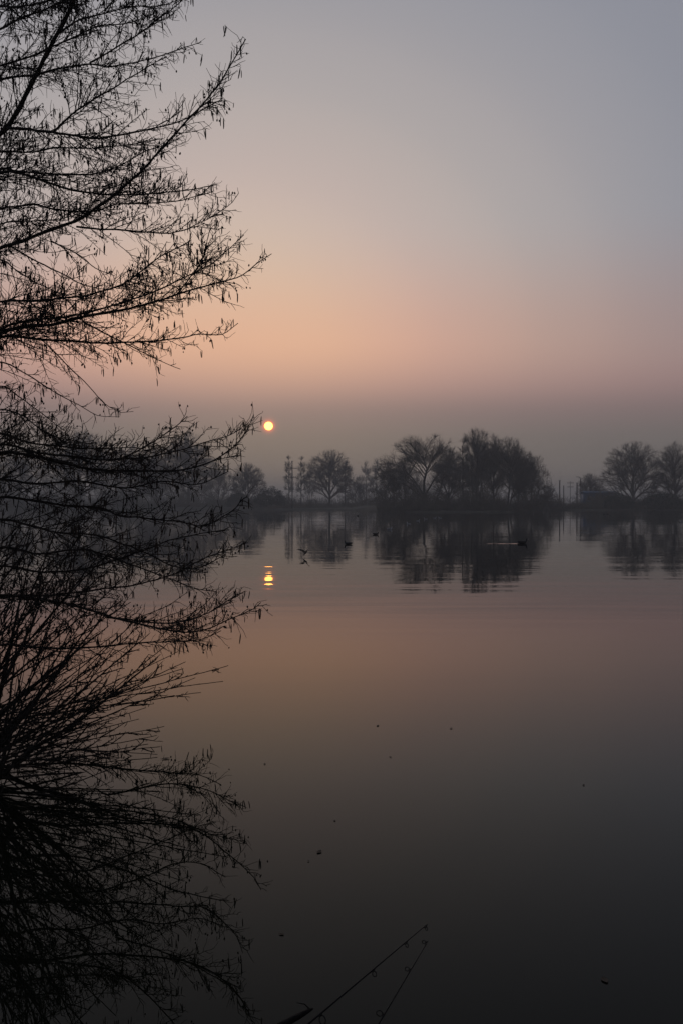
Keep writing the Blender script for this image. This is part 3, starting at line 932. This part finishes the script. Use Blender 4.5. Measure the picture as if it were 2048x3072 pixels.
# evergreen bush below the sun
def leaf_cloud(m, c, rx, ry, rz, n, size, rg):
    v = rg.normal(size=(n, 3)); v /= np.linalg.norm(v, axis=1, keepdims=True)
    lump = 1 + .16 * np.sin(v[:, 0] * 7 + 1) * np.cos(v[:, 2] * 6) + .1 * np.sin(v[:, 1] * 9)
    v *= (rg.uniform(.35, 1, (n, 1)) ** .5) * lump[:, None]
    p = np.array(c) + v * np.array([rx, ry, rz])
    p = p[p[:, 2] > -.05]
    k = len(p)
    a = rg.normal(size=(k, 3)); a /= np.linalg.norm(a, axis=1, keepdims=True)
    bb = np.cross(a, rg.normal(size=(k, 3))); bb /= np.linalg.norm(bb, axis=1, keepdims=True) + 1e-9
    s = size * rg.uniform(.6, 1.3, (k, 1))
    vv = np.stack([p - a * s, p + bb * s * .45, p + a * s, p - bb * s * .45], 1)
    i = np.arange(k)[:, None] * 4
    m.add(vv, i + np.arange(4)[None])


rg = np.random.default_rng(5)
for px, d, wpx, top, lab in ((812, 222, 92, 1462, 'dense rounded evergreen bush on the far bank left of the lone utility pole'),
                             (716, 226, 70, 1478, 'low evergreen bush behind the alder tips left of the bigger evergreen bush'),
                             (1850, 193, 90, 1484, 'dark low hedge bush in front of the blue shed and big round tree'),
                             (1985, 192, 120, 1478, 'wide dark bush on the bank at the right edge')):
    p = at(px, 1508, d)
    z = float(ground_z(p[0], p[1])) - .1
    o = thing('evergreen_bush', (p[0], p[1], z), lab, 'bush', 'evergreen bushes on the far bank')
    hh = at(px, top, d)[2] - z
    r = wpx / F * d / 2
    m = MB()
    for k in range(9):
        e = m and rg.normal(0, .02, (6, 3))
        pts = np.array([(0, 0, 0), (rg.uniform(-.2, .2) * r, rg.uniform(-.2, .2) * r, hh * .3), (rg.uniform(-.6, .6) * r, rg.uniform(-.4, .4) * r, hh * .75)])
        m.tube(catmull(pts, .3), np.linspace(.06, .015, len(catmull(pts, .3))), 4)
    m.build('stem', M_FARBARK, o)
    m = MB()
    leaf_cloud(m, (0, 0, hh * .42), r, r * .8, hh * .58, 5200, .16, rg)
    leaf_cloud(m, (-r * .45, -.3, hh * .3), r * .6, r * .6, hh * .42, 2200, .16, rg)
    leaf_cloud(m, (r * .5, .2, hh * .25), r * .6, r * .6, hh * .38, 2200, .16, rg)
    m.build('foliage', M_EVER, o)

# undergrowth along the far bank: scrub, brambles and dead reed, one mass
m = MB()
base, tipp, rad_ = [], [], []


def scrub(px0, px1, d, hpx, n, spread=6.0, rr_=.035):
    for _ in range(n):
        px = random.uniform(px0, px1)
        dd = d + random.uniform(0, spread)
        p = at(px, 1508, dd)
        gz_ = float(ground_z(p[0], p[1]))
        if gz_ < -.25:
            continue
        f = math.sin(px * .035 + 1.3) * .25 + math.sin(px * .11) * .18 + .8
        hh = hpx / F * dd * f * random.uniform(.45, 1.1)
        q = np.array([p[0], p[1], gz_ - .05])
        d_ = np.array([random.gauss(0, .35), random.gauss(0, .3), 1.0])
        e = q + d_ * hh * random.uniform(.5, .8)
        base.append(q); tipp.append(e); rad_.append(rr_)
        for k in range(7):
            s = random.uniform(.2, 1)
            a_ = q + (e - q) * s
            l_ = hh * random.uniform(.15, .4)
            base.append(a_); tipp.append(a_ + unit(np.array([random.gauss(0, .8), random.gauss(0, .8), random.gauss(.6, .5)])) * l_); rad_.append(rr_ * .7)


scrub(-60, 860, 224, 55, 1300, 9)
scrub(-60, 690, 228, 110, 1300, 12)
scrub(640, 1160, 207, 24, 1100, 8)
scrub(640, 1160, 228, 48, 700, 24)
scrub(1130, 1420, 152, 125, 620, 13, .024)
scrub(1330, 1650, 153, 115, 620, 13, .024)
scrub(1130, 1650, 152, 60, 1400, 10)
scrub(1150, 1660, 151.5, 26, 1200, 3)
scrub(1610, 1700, 180, 60, 500, 10)
scrub(1640, 2120, 190, 46, 2200, 8)
scrub(1780, 2120, 196, 70, 1300, 8)
m.spikes(base, tipp, rad_)
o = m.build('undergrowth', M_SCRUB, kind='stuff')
tag(o, 'tangled dark scrub and brambles along the foot of the far bank', 'undergrowth')

# distant treeline seen as one grey mass in the mist
m = MB()
base, tipp = [], []
for _ in range(9000):
    x = random.uniform(-230, 260)
    y = random.uniform(420, 470)
    hh = 5.0 + 2.5 * math.sin(x * .05) + 1.8 * math.sin(x * .17 + 1) + 1.2 * math.sin(x * .43)
    z0 = random.uniform(0, .8) ** 1.3 * hh
    p = np.array([x, y, z0 + .6])
    base.append(p)
    tipp.append(p + np.array([random.gauss(0, .8), random.gauss(0, .8), random.uniform(.8, 2.4)]))
m.spikes(base, tipp, .12)
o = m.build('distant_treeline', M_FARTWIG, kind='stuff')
tag(o, 'low grey treeline far beyond the lake in the mist', 'treeline')

# fallen branch at the water's edge, left of the clump
o_p = at(1262, 1533, 153.0)
fb = thing('fallen_branch', (o_p[0], o_p[1], .25), 'fallen bare branch reaching left over the water from the foot of the clump', 'branch')
m = MB()
def rel(px, py, d=153.0):
    return at(px, py, d) - np.array([o_p[0], o_p[1], .25])
m.tube(catmull([rel(1290, 1530), rel(1250, 1531), rel(1222, 1529), rel(1205, 1526), rel(1180, 1528)], .3), np.linspace(.14, .05, len(catmull([rel(1290, 1530), rel(1250, 1531), rel(1222, 1529), rel(1205, 1526), rel(1180, 1528)], .3))), 5)
m.build('stem', M_FARBARK, fb)
for a in ([(1206, 1526), (1203, 1515), (1200, 1505)], [(1212, 1527), (1208, 1512), (1212, 1500)], [(1225, 1529), (1222, 1540)], [(1184, 1528), (1180, 1536)], [(1246, 1531), (1245, 1541)]):
    m = MB()
    P = np.array([rel(x, y) for x, y in a])
    m.tube(P, np.linspace(.06, .03, len(P)), 4)
    m.build('limb', M_FARBARK, fb)

# ------------------------------------------------------------------ poles and the blue shed
def pole(px, top, d, r, label, arms=(), cap=True, lean=0.0, lamp=False):
    p = at(px, 1508, d)
    z = float(ground_z(p[0], p[1])) - .3
    hh = at(px, top, d)[2] - z
    o = thing('utility_pole', (p[0], p[1], z), label, 'pole', 'poles on the far bank')
    m = MB()
    m.tube([(0, 0, 0), (lean * .3, 0, hh * .5), (lean, 0, hh)], [r, r * .88, r * .78], 8)
    m.build('post', M_POLE, o, smooth=False)
    for zz, w in arms:
        za = at(px, zz, d)[2] - z
        m = MB(); m.box(-w, w, -r - .1, -r - .002, za - .06, za + .06)
        c = m.build('crossarm', M_POLE, o)
        for xx in (-w * .85, -w * .4, w * .4, w * .85):
            m = MB(); m.tube([(xx, -r - .05, za + .062), (xx, -r - .05, za + .14), (xx, -r - .05, za + .22)], [.03, .07, .05], 6)
            m.build('insulator', M_STEEL, c)
    if cap:
        m = MB(); m.box(lean - r * 1.3, lean + r * 1.3, -r * 1.3, r * 1.3, hh + .02, hh + .16)
        m.build('cap', M_STEEL, o)
    if lamp:
        m = MB(); m.tube([(lean, 0, hh), (lean - .15, 0, hh + .35), (lean - .6, 0, hh + .5)], [.09, .08, .08], 6)
        a_ = m.build('lamp_arm', M_STEEL, o)
        m = MB(); m.box(lean - 1.0, lean - .55, -.12, .12, hh + .42, hh + .55)
        m.build('lamp_head', M_STEEL, a_)
    return o


pole(877, 1385, 206, .13, 'lone utility pole with two crossarms in front of the slim trees', arms=((1405, 1.1), (1432, .9)))
pole(1677, 1443, 198, .15, 'tallest plain dark pole, leftmost of the pole group right of the clump')
pole(1689, 1457, 200, .12, 'shorter plain pole, second from left in the pole group right of the clump', cap=False)
pole(1709, 1446, 250, .08, 'thin pole with two crossarms in the middle of the pole group', arms=((1449, .9), (1461, .8)))
pole(1729, 1450, 204, .16, 'stout short pole next to the lamp post left of the blue shed')
pole(1741, 1437, 206, .15, 'lamp post with bent head at the left end of the blue shed', cap=False, lamp=True, lean=-.1)

pa = at(1794, 1508, 204.0)
sz = float(ground_z(pa[0], pa[1])) - .1
shed = thing('blue_shed', (pa[0], pa[1], sz), 'long low blue sheet-metal shed behind the hedge near the right edge', 'shed')
hw = 48 / F * 204
zt = at(1794, 1474, 204)[2] - sz
m = MB(); m.box(-hw, hw, -1.8, 1.8, 0, zt - .5); m.build('wall', M_BLUE, shed)
m = MB()
m.add([(-hw - .2, -2.1, zt - .52), (hw + .2, -2.1, zt - .52), (hw + .2, 0, zt), (-hw - .2, 0, zt), (-hw - .2, 2.1, zt - .52), (hw + .2, 2.1, zt - .52),
       (-hw - .2, -2.1, zt - .44), (hw + .2, -2.1, zt - .44), (hw + .2, 0, zt + .08), (-hw - .2, 0, zt + .08), (-hw - .2, 2.1, zt - .44), (hw + .2, 2.1, zt - .44)],
      [(0, 3, 2, 1), (3, 4, 5, 2), (6, 7, 8, 9), (9, 8, 11, 10), (0, 1, 7, 6), (4, 10, 11, 5), (0, 6, 9, 3), (3, 9, 10, 4), (1, 2, 8, 7), (2, 5, 11, 8)])
m.build('roof', M_BLUE, shed)
for xx in (-2.6, -.9, 1.0):
    m = MB(); m.box(xx - .45, xx + .45, -1.84, -1.803, zt * .45, zt * .7); w_ = m.build('window', M_STEEL, shed)
    m = MB(); m.box(xx - .39, xx + .39, -1.86, -1.843, zt * .47, zt * .68); m.build('pane', M_DARK, w_)
m = MB(); m.box(2.0, 2.9, -1.84, -1.803, .1, zt * .68); dr = m.build('door', M_DARK, shed)
m = MB(); m.box(2.1, 2.2, -1.9, -1.842, .95, 1.0); m.build('handle', M_STEEL, dr)


# ------------------------------------------------------------------ birds
def loft(spine, rx, rz, k=10):
    """continuous body: rings across x / z-ish along a spine in the y-z plane turned to +x"""
    m = MB()
    P = np.asarray(spine, float)
    t_ = np.gradient(P, axis=0); t_ /= np.linalg.norm(t_, axis=1, keepdims=True)
    side_ = np.array([0, 1.0, 0])
    upn = np.cross(t_, side_); upn /= np.linalg.norm(upn, axis=1, keepdims=True)
    a = np.arange(k) * 2 * math.pi / k
    ring = P[:, None] + np.cos(a)[None, :, None] * np.array(rx)[:, None, None] * side_ + np.sin(a)[None, :, None] * np.array(rz)[:, None, None] * upn[:, None]
    n = len(P)
    i = np.arange(n - 1)[:, None] * k; j = np.arange(k)[None]; j2 = (j + 1) % k
    q = np.stack([i + j, i + j2, i + k + j2, i + k + j], -1)
    jj_ = np.arange(k)
    v = np.vstack([ring.reshape(-1, 3), P[0], P[-1]])
    tr_ = np.vstack([np.stack([np.full(k, n * k), (jj_ + 1) % k, jj_], -1), np.stack([np.full(k, n * k + 1), (n - 1) * k + jj_, (n - 1) * k + (jj_ + 1) % k], -1)])
    m.add(v, q, tr_)
    return m


def swimmer(name, px, py, size, face, mat, wing_mat, bill_mat, label, cat, group, neck=1.0):
    p = on_water(px, py)
    o = thing(name, (p[0], p[1], 0), label, cat, group, face)
    S = size
    sp = [(-.52, 0, .17), (-.44, 0, .13), (-.3, 0, .10), (-.1, 0, .09), (.12, 0, .10), (.25, 0, .15), (.31, 0, .22 * neck), (.32, 0, .32 * neck), (.35, 0, .40 * neck), (.41, 0, .42 * neck), (.46, 0, .41 * neck)]
    rx = [.02, .08, .15, .19, .17, .11, .065, .055, .068, .055, .02]
    rz = [.015, .06, .11, .14, .14, .11, .07, .06, .07, .055, .02]
    loft(np.array(sp) * S, np.array(rx) * S, np.array(rz) * S).build('body', mat, o, smooth=True)
    m = loft(np.array([(.45, 0, .412 * neck), (.50, 0, .40 * neck), (.56, 0, .385 * neck)]) * S, np.array([.03, .024, .006]) * S, np.array([.028, .02, .006]) * S, 6)
    m.build('bill', bill_mat, o, smooth=True)
    for sgn in (-1, 1):
        ws = np.array([(-.5, sgn * .05, .20), (-.35, sgn * .12, .185), (-.1, sgn * .17, .17), (.1, sgn * .165, .165), (.2, sgn * .12, .17)]) * S
        loft(ws, np.array([.01, .03, .045, .04, .01]) * S, np.array([.012, .04, .06, .055, .012]) * S, 8).build('wing', wing_mat, o, smooth=True)
    return o


swimmer('coot', 1567, 1630, .42, 0, M_COOT, M_COOT, M_BILL, 'black coot swimming right with a bright wake in front of the big clump', 'coot', 'dark water birds')
for px, py, fc, lab in ((1168, 1589, 0.3, 'white gull on the water, nearest and leftmost of the gull row'),
                        (1224, 1572, 2.6, 'white gull second from the left in the gull row'),
                        (1253, 1563, .4, 'white gull third from the left in the gull row'),
                        (1275, 1558, 3.0, 'white gull fourth from the left in the gull row'),
                        (1303, 1555, .2, 'white gull fifth from the left in the gull row below the oak-like tree'),
                        (1318, 1555, 2.9, 'white gull farthest right in the gull row')):
    swimmer('gull', px, py, .36, fc, M_WHITE, M_GREY, M_REDBILL, lab, 'gull', 'gulls resting on the lake')
swimmer('gull', 2043, 1566, .42, 3.0, M_WHITE, M_GREY, M_REDBILL, 'white gull alone on the water at the right edge', 'gull', 'gulls resting on the lake')
for px, py, fc, lab in ((1127, 1604, 0, 'dark coot on the water just left of the gull row'),
                        (1073, 1548, 0.2, 'dark coot close to the far bank below the lone round tree'),
                        (1043, 1633, 3.1, 'dark coot in the reflection of the lone round tree'),
                        (1810, 1543, 3.1, 'left one of two coots close together under the right bank'),
                        (1821, 1543, 0, 'right one of two coots close together under the right bank')):
    swimmer('coot', px, py, .34, fc, M_COOT, M_COOT, M_BILL, lab, 'coot', 'dark water birds', .9)

# bird lifting off the water
q = on_water(917, 1671)
fl = thing('flying_bird', (q[0], q[1], .12), 'brown bird with raised wings flying low over the water right of the sun reflection', 'bird')
S = .27
m = loft(np.array([(-.5, 0, .0), (-.4, 0, .01), (-.2, 0, .02), (0, 0, .03), (.2, 0, .05), (.32, 0, .09), (.42, 0, .12), (.48, 0, .11)]) * S,
         np.array([.06, .05, .1, .13, .11, .06, .06, .02]) * S, np.array([.012, .03, .09, .12, .1, .06, .06, .02]) * S)
for sgn, lift in ((1, .75), (-1, .95)):
    W = [(0.06, .08, .05), (.1, .35, .05 + .3 * lift), (.02, .62, .05 + .5 * lift), (-.12, .95, .05 + .62 * lift)]
    ch = [.30, .28, .2, .03]
    top_, bot_ = [], []
    vv = []
    for (x, y, z), c_ in zip(W, ch):
        vv += [(x + c_ * .4, y * sgn, z), (x - c_ * .6, y * sgn, z - .01), (x - c_ * .05, y * sgn, z + .025)]
    vv = np.array(vv) * S
    qs = []
    for i in range(3):
        for a_, b_ in ((0, 2), (2, 1), (1, 0)):
            qs.append((i * 3 + a_, i * 3 + b_, i * 3 + 3 + b_, i * 3 + 3 + a_))
    m.add(vv, qs, [(0, 1, 2), (9, 11, 10)])
bo = m.build('body', M_DUCK, fl, smooth=True)
bo.rotation_euler = (0, -.55, .9)
m = loft(np.array([(.47, 0, .11), (.53, 0, .10), (.58, 0, .085)]) * S, np.array([.02, .015, .005]) * S, np.array([.02, .015, .005]) * S, 6)
bi_ = m.build('bill', M_BILL, fl); bi_.rotation_euler = bo.rotation_euler

# the coot's wake: a low smooth ridge of water trailing to the left
wk = MB()
p0 = on_water(1556, 1631)
nx_, ny_ = 40, 9
vv = []
for i in range(nx_):
    f = i / (nx_ - 1)
    for j in range(ny_):
        g = j / (ny_ - 1) * 2 - 1
        amp = .011 * (1 - f) ** .6 * (1 + .25 * math.sin(f * 25))
        vv.append((p0[0] - .05 - f * 2.0, p0[1] + g * (.28 + .2 * f) + .1 * f, -.004 + amp * (math.cos(g * math.pi) + 1) / 2 + .004 * (1 - abs(g))))
ii, jj = np.meshgrid(np.arange(nx_ - 1), np.arange(ny_ - 1), indexing='ij')
wk.add(vv, np.stack([ii * ny_ + jj, ii * ny_ + jj + 1, (ii + 1) * ny_ + jj + 1, (ii + 1) * ny_ + jj], -1))
mwk = bpy.data.materials.new('wake_water'); mwk.use_nodes = True
b = mwk.node_tree.nodes['Principled BSDF']
b.inputs['Base Color'].default_value = (0.0045, 0.006, 0.006, 1); b.inputs['Roughness'].default_value = .02; b.inputs['IOR'].default_value = 1.2
wo = wk.build('wake', mwk, kind='stuff', smooth=True)
tag(wo, 'thin bright wake trailing left behind the swimming coot', 'wake')

# ------------------------------------------------------------------ fishing rods at the bottom
def ring_mesh(r, th):
    m = MB()
    n, k = 14, 5
    a = np.arange(n + 1) * 2 * math.pi / n
    m.tube(np.stack([np.cos(a) * r, 0 * a, np.sin(a) * r], -1), th, k, False)
    return m


def rod(label, tip_px, guides, z_tip, butt, gside, reel_side):
    v = RGT * ((tip_px[0] - 1024) / F) + UPV * ((1536 - tip_px[1]) / F) + FWD
    tipw = CAM + v * ((z_tip - CAM[2]) / v[2])
    butt = np.array(butt)
    o = thing('fishing_rod', butt, label, 'fishing rod', 'fishing rods over the water')
    T = tipw - butt
    ln = np.linalg.norm(T); ax = T / ln
    P = np.array([T * s for s in np.linspace(.14, 1, 24)])
    m = MB(); m.tube(P, np.linspace(.0062, .0011, 24), 8); m.build('blank', M_CARBON, o, smooth=True)
    m = MB(); m.tube([ax * 0, ax * .03, ax * .15 * ln], [.014, .013, .011], 10); m.build('handle', M_CORK, o, smooth=True)
    u = unit(np.cross(ax, np.array([0, 0, 1.0]))); w = np.cross(u, ax)
    # reel
    rc = ax * .17 * ln - w * .05
    m = MB(); m.tube([ax * .17 * ln - w * .011, rc], [.006, .008], 6); rl = m.build('reel', M_RING, o)
    m = MB(); m.tube([rc - ax * .035, rc - ax * .03, rc, rc + ax * .035, rc + ax * .04], [.024, .027, .018, .027, .022], 12); m.build('spool', M_CARBON, rl)
    m = MB(); m.tube([rc, rc + u * .05, rc + u * .05 - w * .04], [.004, .004, .007], 6); m.build('crank', M_RING, rl)
    for s_from_tip, r in guides:
        c = T - ax * s_from_tip
        g = MB()
        a = np.arange(15) * 2 * math.pi / 14
        off = (w * gside[1] + u * gside[0]); off /= np.linalg.norm(off)
        ux = np.cross(ax, off)
        cc_ = c + off * (r + .004)
        # the ring faces along the rod, tipped a little forward
        fw = unit(ax * 1.0 + off * .25)
        e1 = unit(np.cross(fw, ux)); e2 = np.cross(fw, e1)
        g.tube(cc_ + r * (np.cos(a)[:, None] * e1 + np.sin(a)[:, None] * e2), max(.0011, r * .13), 6, False)
        go = g.build('guide', M_RING, o, smooth=True)
        f_ = MB()
        f_.tube([c - ax * .012, c + off * .004, cc_ + e1 * 0 - off * r], [.0013, .0012, .0010], 5)
        f_.tube([c + ax * .012, c + off * .004, cc_ - off * r], [.0013, .0012, .0010], 5)
        f_.build('guide_foot', M_RING, go)
    return o, tipw


def on_z(px, py, z):
    v = RGT * ((px - 1024) / F) + UPV * ((1536 - py) / F) + FWD
    return CAM + v * ((z - CAM[2]) / v[2])


def rod_butt(tip_px, low_px, z_tip, z_low, length):
    a, c = on_z(*tip_px, z_tip), on_z(*low_px, z_low)
    d = unit(c - a)
    return a + d * length


B1 = rod_butt((1278, 2776), (1010, 3002), .40, .39, 2.75)
B2 = rod_butt((1280, 2828), (1145, 3055), .38, .37, 2.6)
o1, t1 = rod('fishing rod reaching farther out over the water, left of the pair at the bottom', (1276, 2776), ((.004, .0043), (.115, .0047), (.285, .0065), (.52, .0099), (.9, .0120), (1.45, .0155)), .40, B1, (.55, -1), 1)
o2, t2 = rod('shorter looking fishing rod at a steeper slant, the right one of the pair', (1280, 2828), ((.004, .0047), (.155, .0056), (.37, .0073), (.7, .0099), (1.15, .0129)), .38, B2, (-1.0, .25), 1)
# forked bank sticks that carry the rods, just outside the picture
for (bt, tp, lab) in ((B1, t1, 'forked metal bank stick holding up the handle end of the left fishing rod'), (B2, t2, 'forked metal bank stick holding up the handle end of the right fishing rod')):
    for f_ in (.22,):
        p = bt + (tp - bt) * f_
        gz_ = float(ground_z(p[0], p[1]))
        o = thing('bank_stick', (p[0], p[1], gz_ - .1), lab, 'rod rest', 'bank sticks under the rods')
        hz = p[2] - gz_ + .1
        m = MB(); m.tube([(0, 0, 0), (0, 0, hz - .03)], .006, 8); m.build('stake', M_STEEL, o)
        m = MB(); m.tube([(-.03, 0, hz + .03), (-.018, 0, hz - .008), (0, 0, hz - .02), (.018, 0, hz - .008), (.03, 0, hz + .03)], .005, 6); m.build('fork', M_CARBON, o)

# dark pointed stick lying out over the water beside the rods
a0, a1 = on_z(938, 3026, .12), on_z(842, 3078, .12)
d_ = unit(a1 - a0)
root_ = a0 + d_ * 1.5
root_[2] = float(ground_z(root_[0], root_[1])) + .02
so = thing('pointed_stick', root_, 'thick dark pointed stick poking out over the water at the bottom, left of the rods', 'stick')
m = MB()
P = np.array([root_, root_ + (a0 - root_) * .5 + np.array([0, 0, .02]), a1, a1 + (a0 - a1) * .55, a1 + (a0 - a1) * .85, a0]) - root_
P = catmull(P, .06)
m.tube(P, np.interp(np.linspace(0, 1, len(P)), [0, .6, .9, 1], [.02, .015, .010, .003]), 7)
st_ = m.build('shaft', M_STICK, so, smooth=True)
m = MB()
m.tube(np.array([a0 - d_ * -.01, on_z(915, 3013, .125), on_z(890, 3008, .13)]) - root_, [.003, .0018, .001], 5)
m.build('twig', M_STICK, so)

# ------------------------------------------------------------------ floating leaves and scraps
leaf = MB()
pts = []
for i in range(7):
    f = i / 6
    w_ = math.sin(math.pi * min(1, f * .96 + .02)) ** .8 * .32
    z_ = .10 * (f - .5) ** 2 + .004
    pts += [(f - .5, -w_, z_ + .05), (f - .5, 0, z_), (f - .5, w_, z_ + .06)]
qs = []
for i in range(6):
    for j in range(2):
        qs.append((i * 3 + j, i * 3 + j + 1, i * 3 + 4 + j, i * 3 + 3 + j))
leaf.add(pts, qs)
LM = leaf.mesh('blade', M_LEAF, True)
stk = MB(); stk.tube([(.5, 0, .03), (.62, .03, .05), (.75, .05, .07)], [.014, .012, .010], 4)
SM_ = stk.mesh('stalk', M_LEAF)
for px, py, s, lab in ((1132, 2178, .045, 'floating dark leaf in the orange reflection, upper of the scattered leaves'),
                       (1352, 2186, .04, 'floating leaf right of the uppermost one on the orange reflection'),
                       (498, 2277, .07, 'dark floating leaf beside the tips of the shrub shoots'),
                       (1170, 2272, .03, 'small floating leaf halfway down the open water in the middle'),
                       (795, 2293, .03, 'tiny floating scrap near the middle, right of the shrub shoots'),
                       (958, 2557, .05, 'dark floating leaf right of the drooping reflected branch'),
                       (1004, 2463, .025, 'tiny floating scrap above the dark leaf in the middle'),
                       (926, 2585, .02, 'tiny floating scrap just below left of the dark leaf'),
                       (1749, 2356, .03, 'lone floating leaf on the dark water at right'),
                       (1812, 2942, .05, 'pale curled leaf floating at the bottom right'),
                       (845, 2804, .03, 'tiny floating scrap between the reflected branches and the rods')):
    p = on_water(px, py)
    o = thing('floating_leaf', (p[0], p[1], .002), lab, 'leaf', 'leaves floating on the lake', random.uniform(0, 6.28))
    for nm, me in (('blade', LM), ('stalk', SM_)):
        c = link(nm, me, o); c.scale = (s * .7, s * .7, s * .7)

# ------------------------------------------------------------------ grass on the near bank
m = MB()
base, tipp = [], []
for _ in range(5200):
    x = random.uniform(-7, 4); y = random.uniform(-2.5, 8.2)
    s = float(shore(x, y))
    if s < .12 or (abs(x) < .5 and abs(y) < .6):
        continue
    z = float(ground_z(x, y))
    hh = random.uniform(.05, .16)
    base.append((x, y, z - .01)); tipp.append((x + random.gauss(0, .05), y + random.gauss(0, .05), z + hh))
m.spikes(base, tipp, .004)
tag(m.build('bank_grass', M_GRASS, kind='stuff'), 'short rough grass on the near bank', 'grass')

# ------------------------------------------------------------------ mist
mh = bpy.data.materials.new('haze')
mh.use_nodes = True
t = mh.node_tree
t.nodes.clear()
pv = t.nodes.new('ShaderNodeVolumePrincipled')
pv.inputs['Color'].default_value = (0.98, 0.98, 0.95, 1)
pv.inputs['Density'].default_value = 0.0015
pv.inputs['Anisotropy'].default_value = 0.2
ou = t.nodes.new('ShaderNodeOutputMaterial')
t.links.new(pv.outputs[0], ou.inputs['Volume'])
m = MB()
m.box(-910, 910, -260, 1410, -2.3, 20.5)
tag(m.build('haze', mh, kind='stuff'), 'thin even mist over the lake and banks', 'haze')
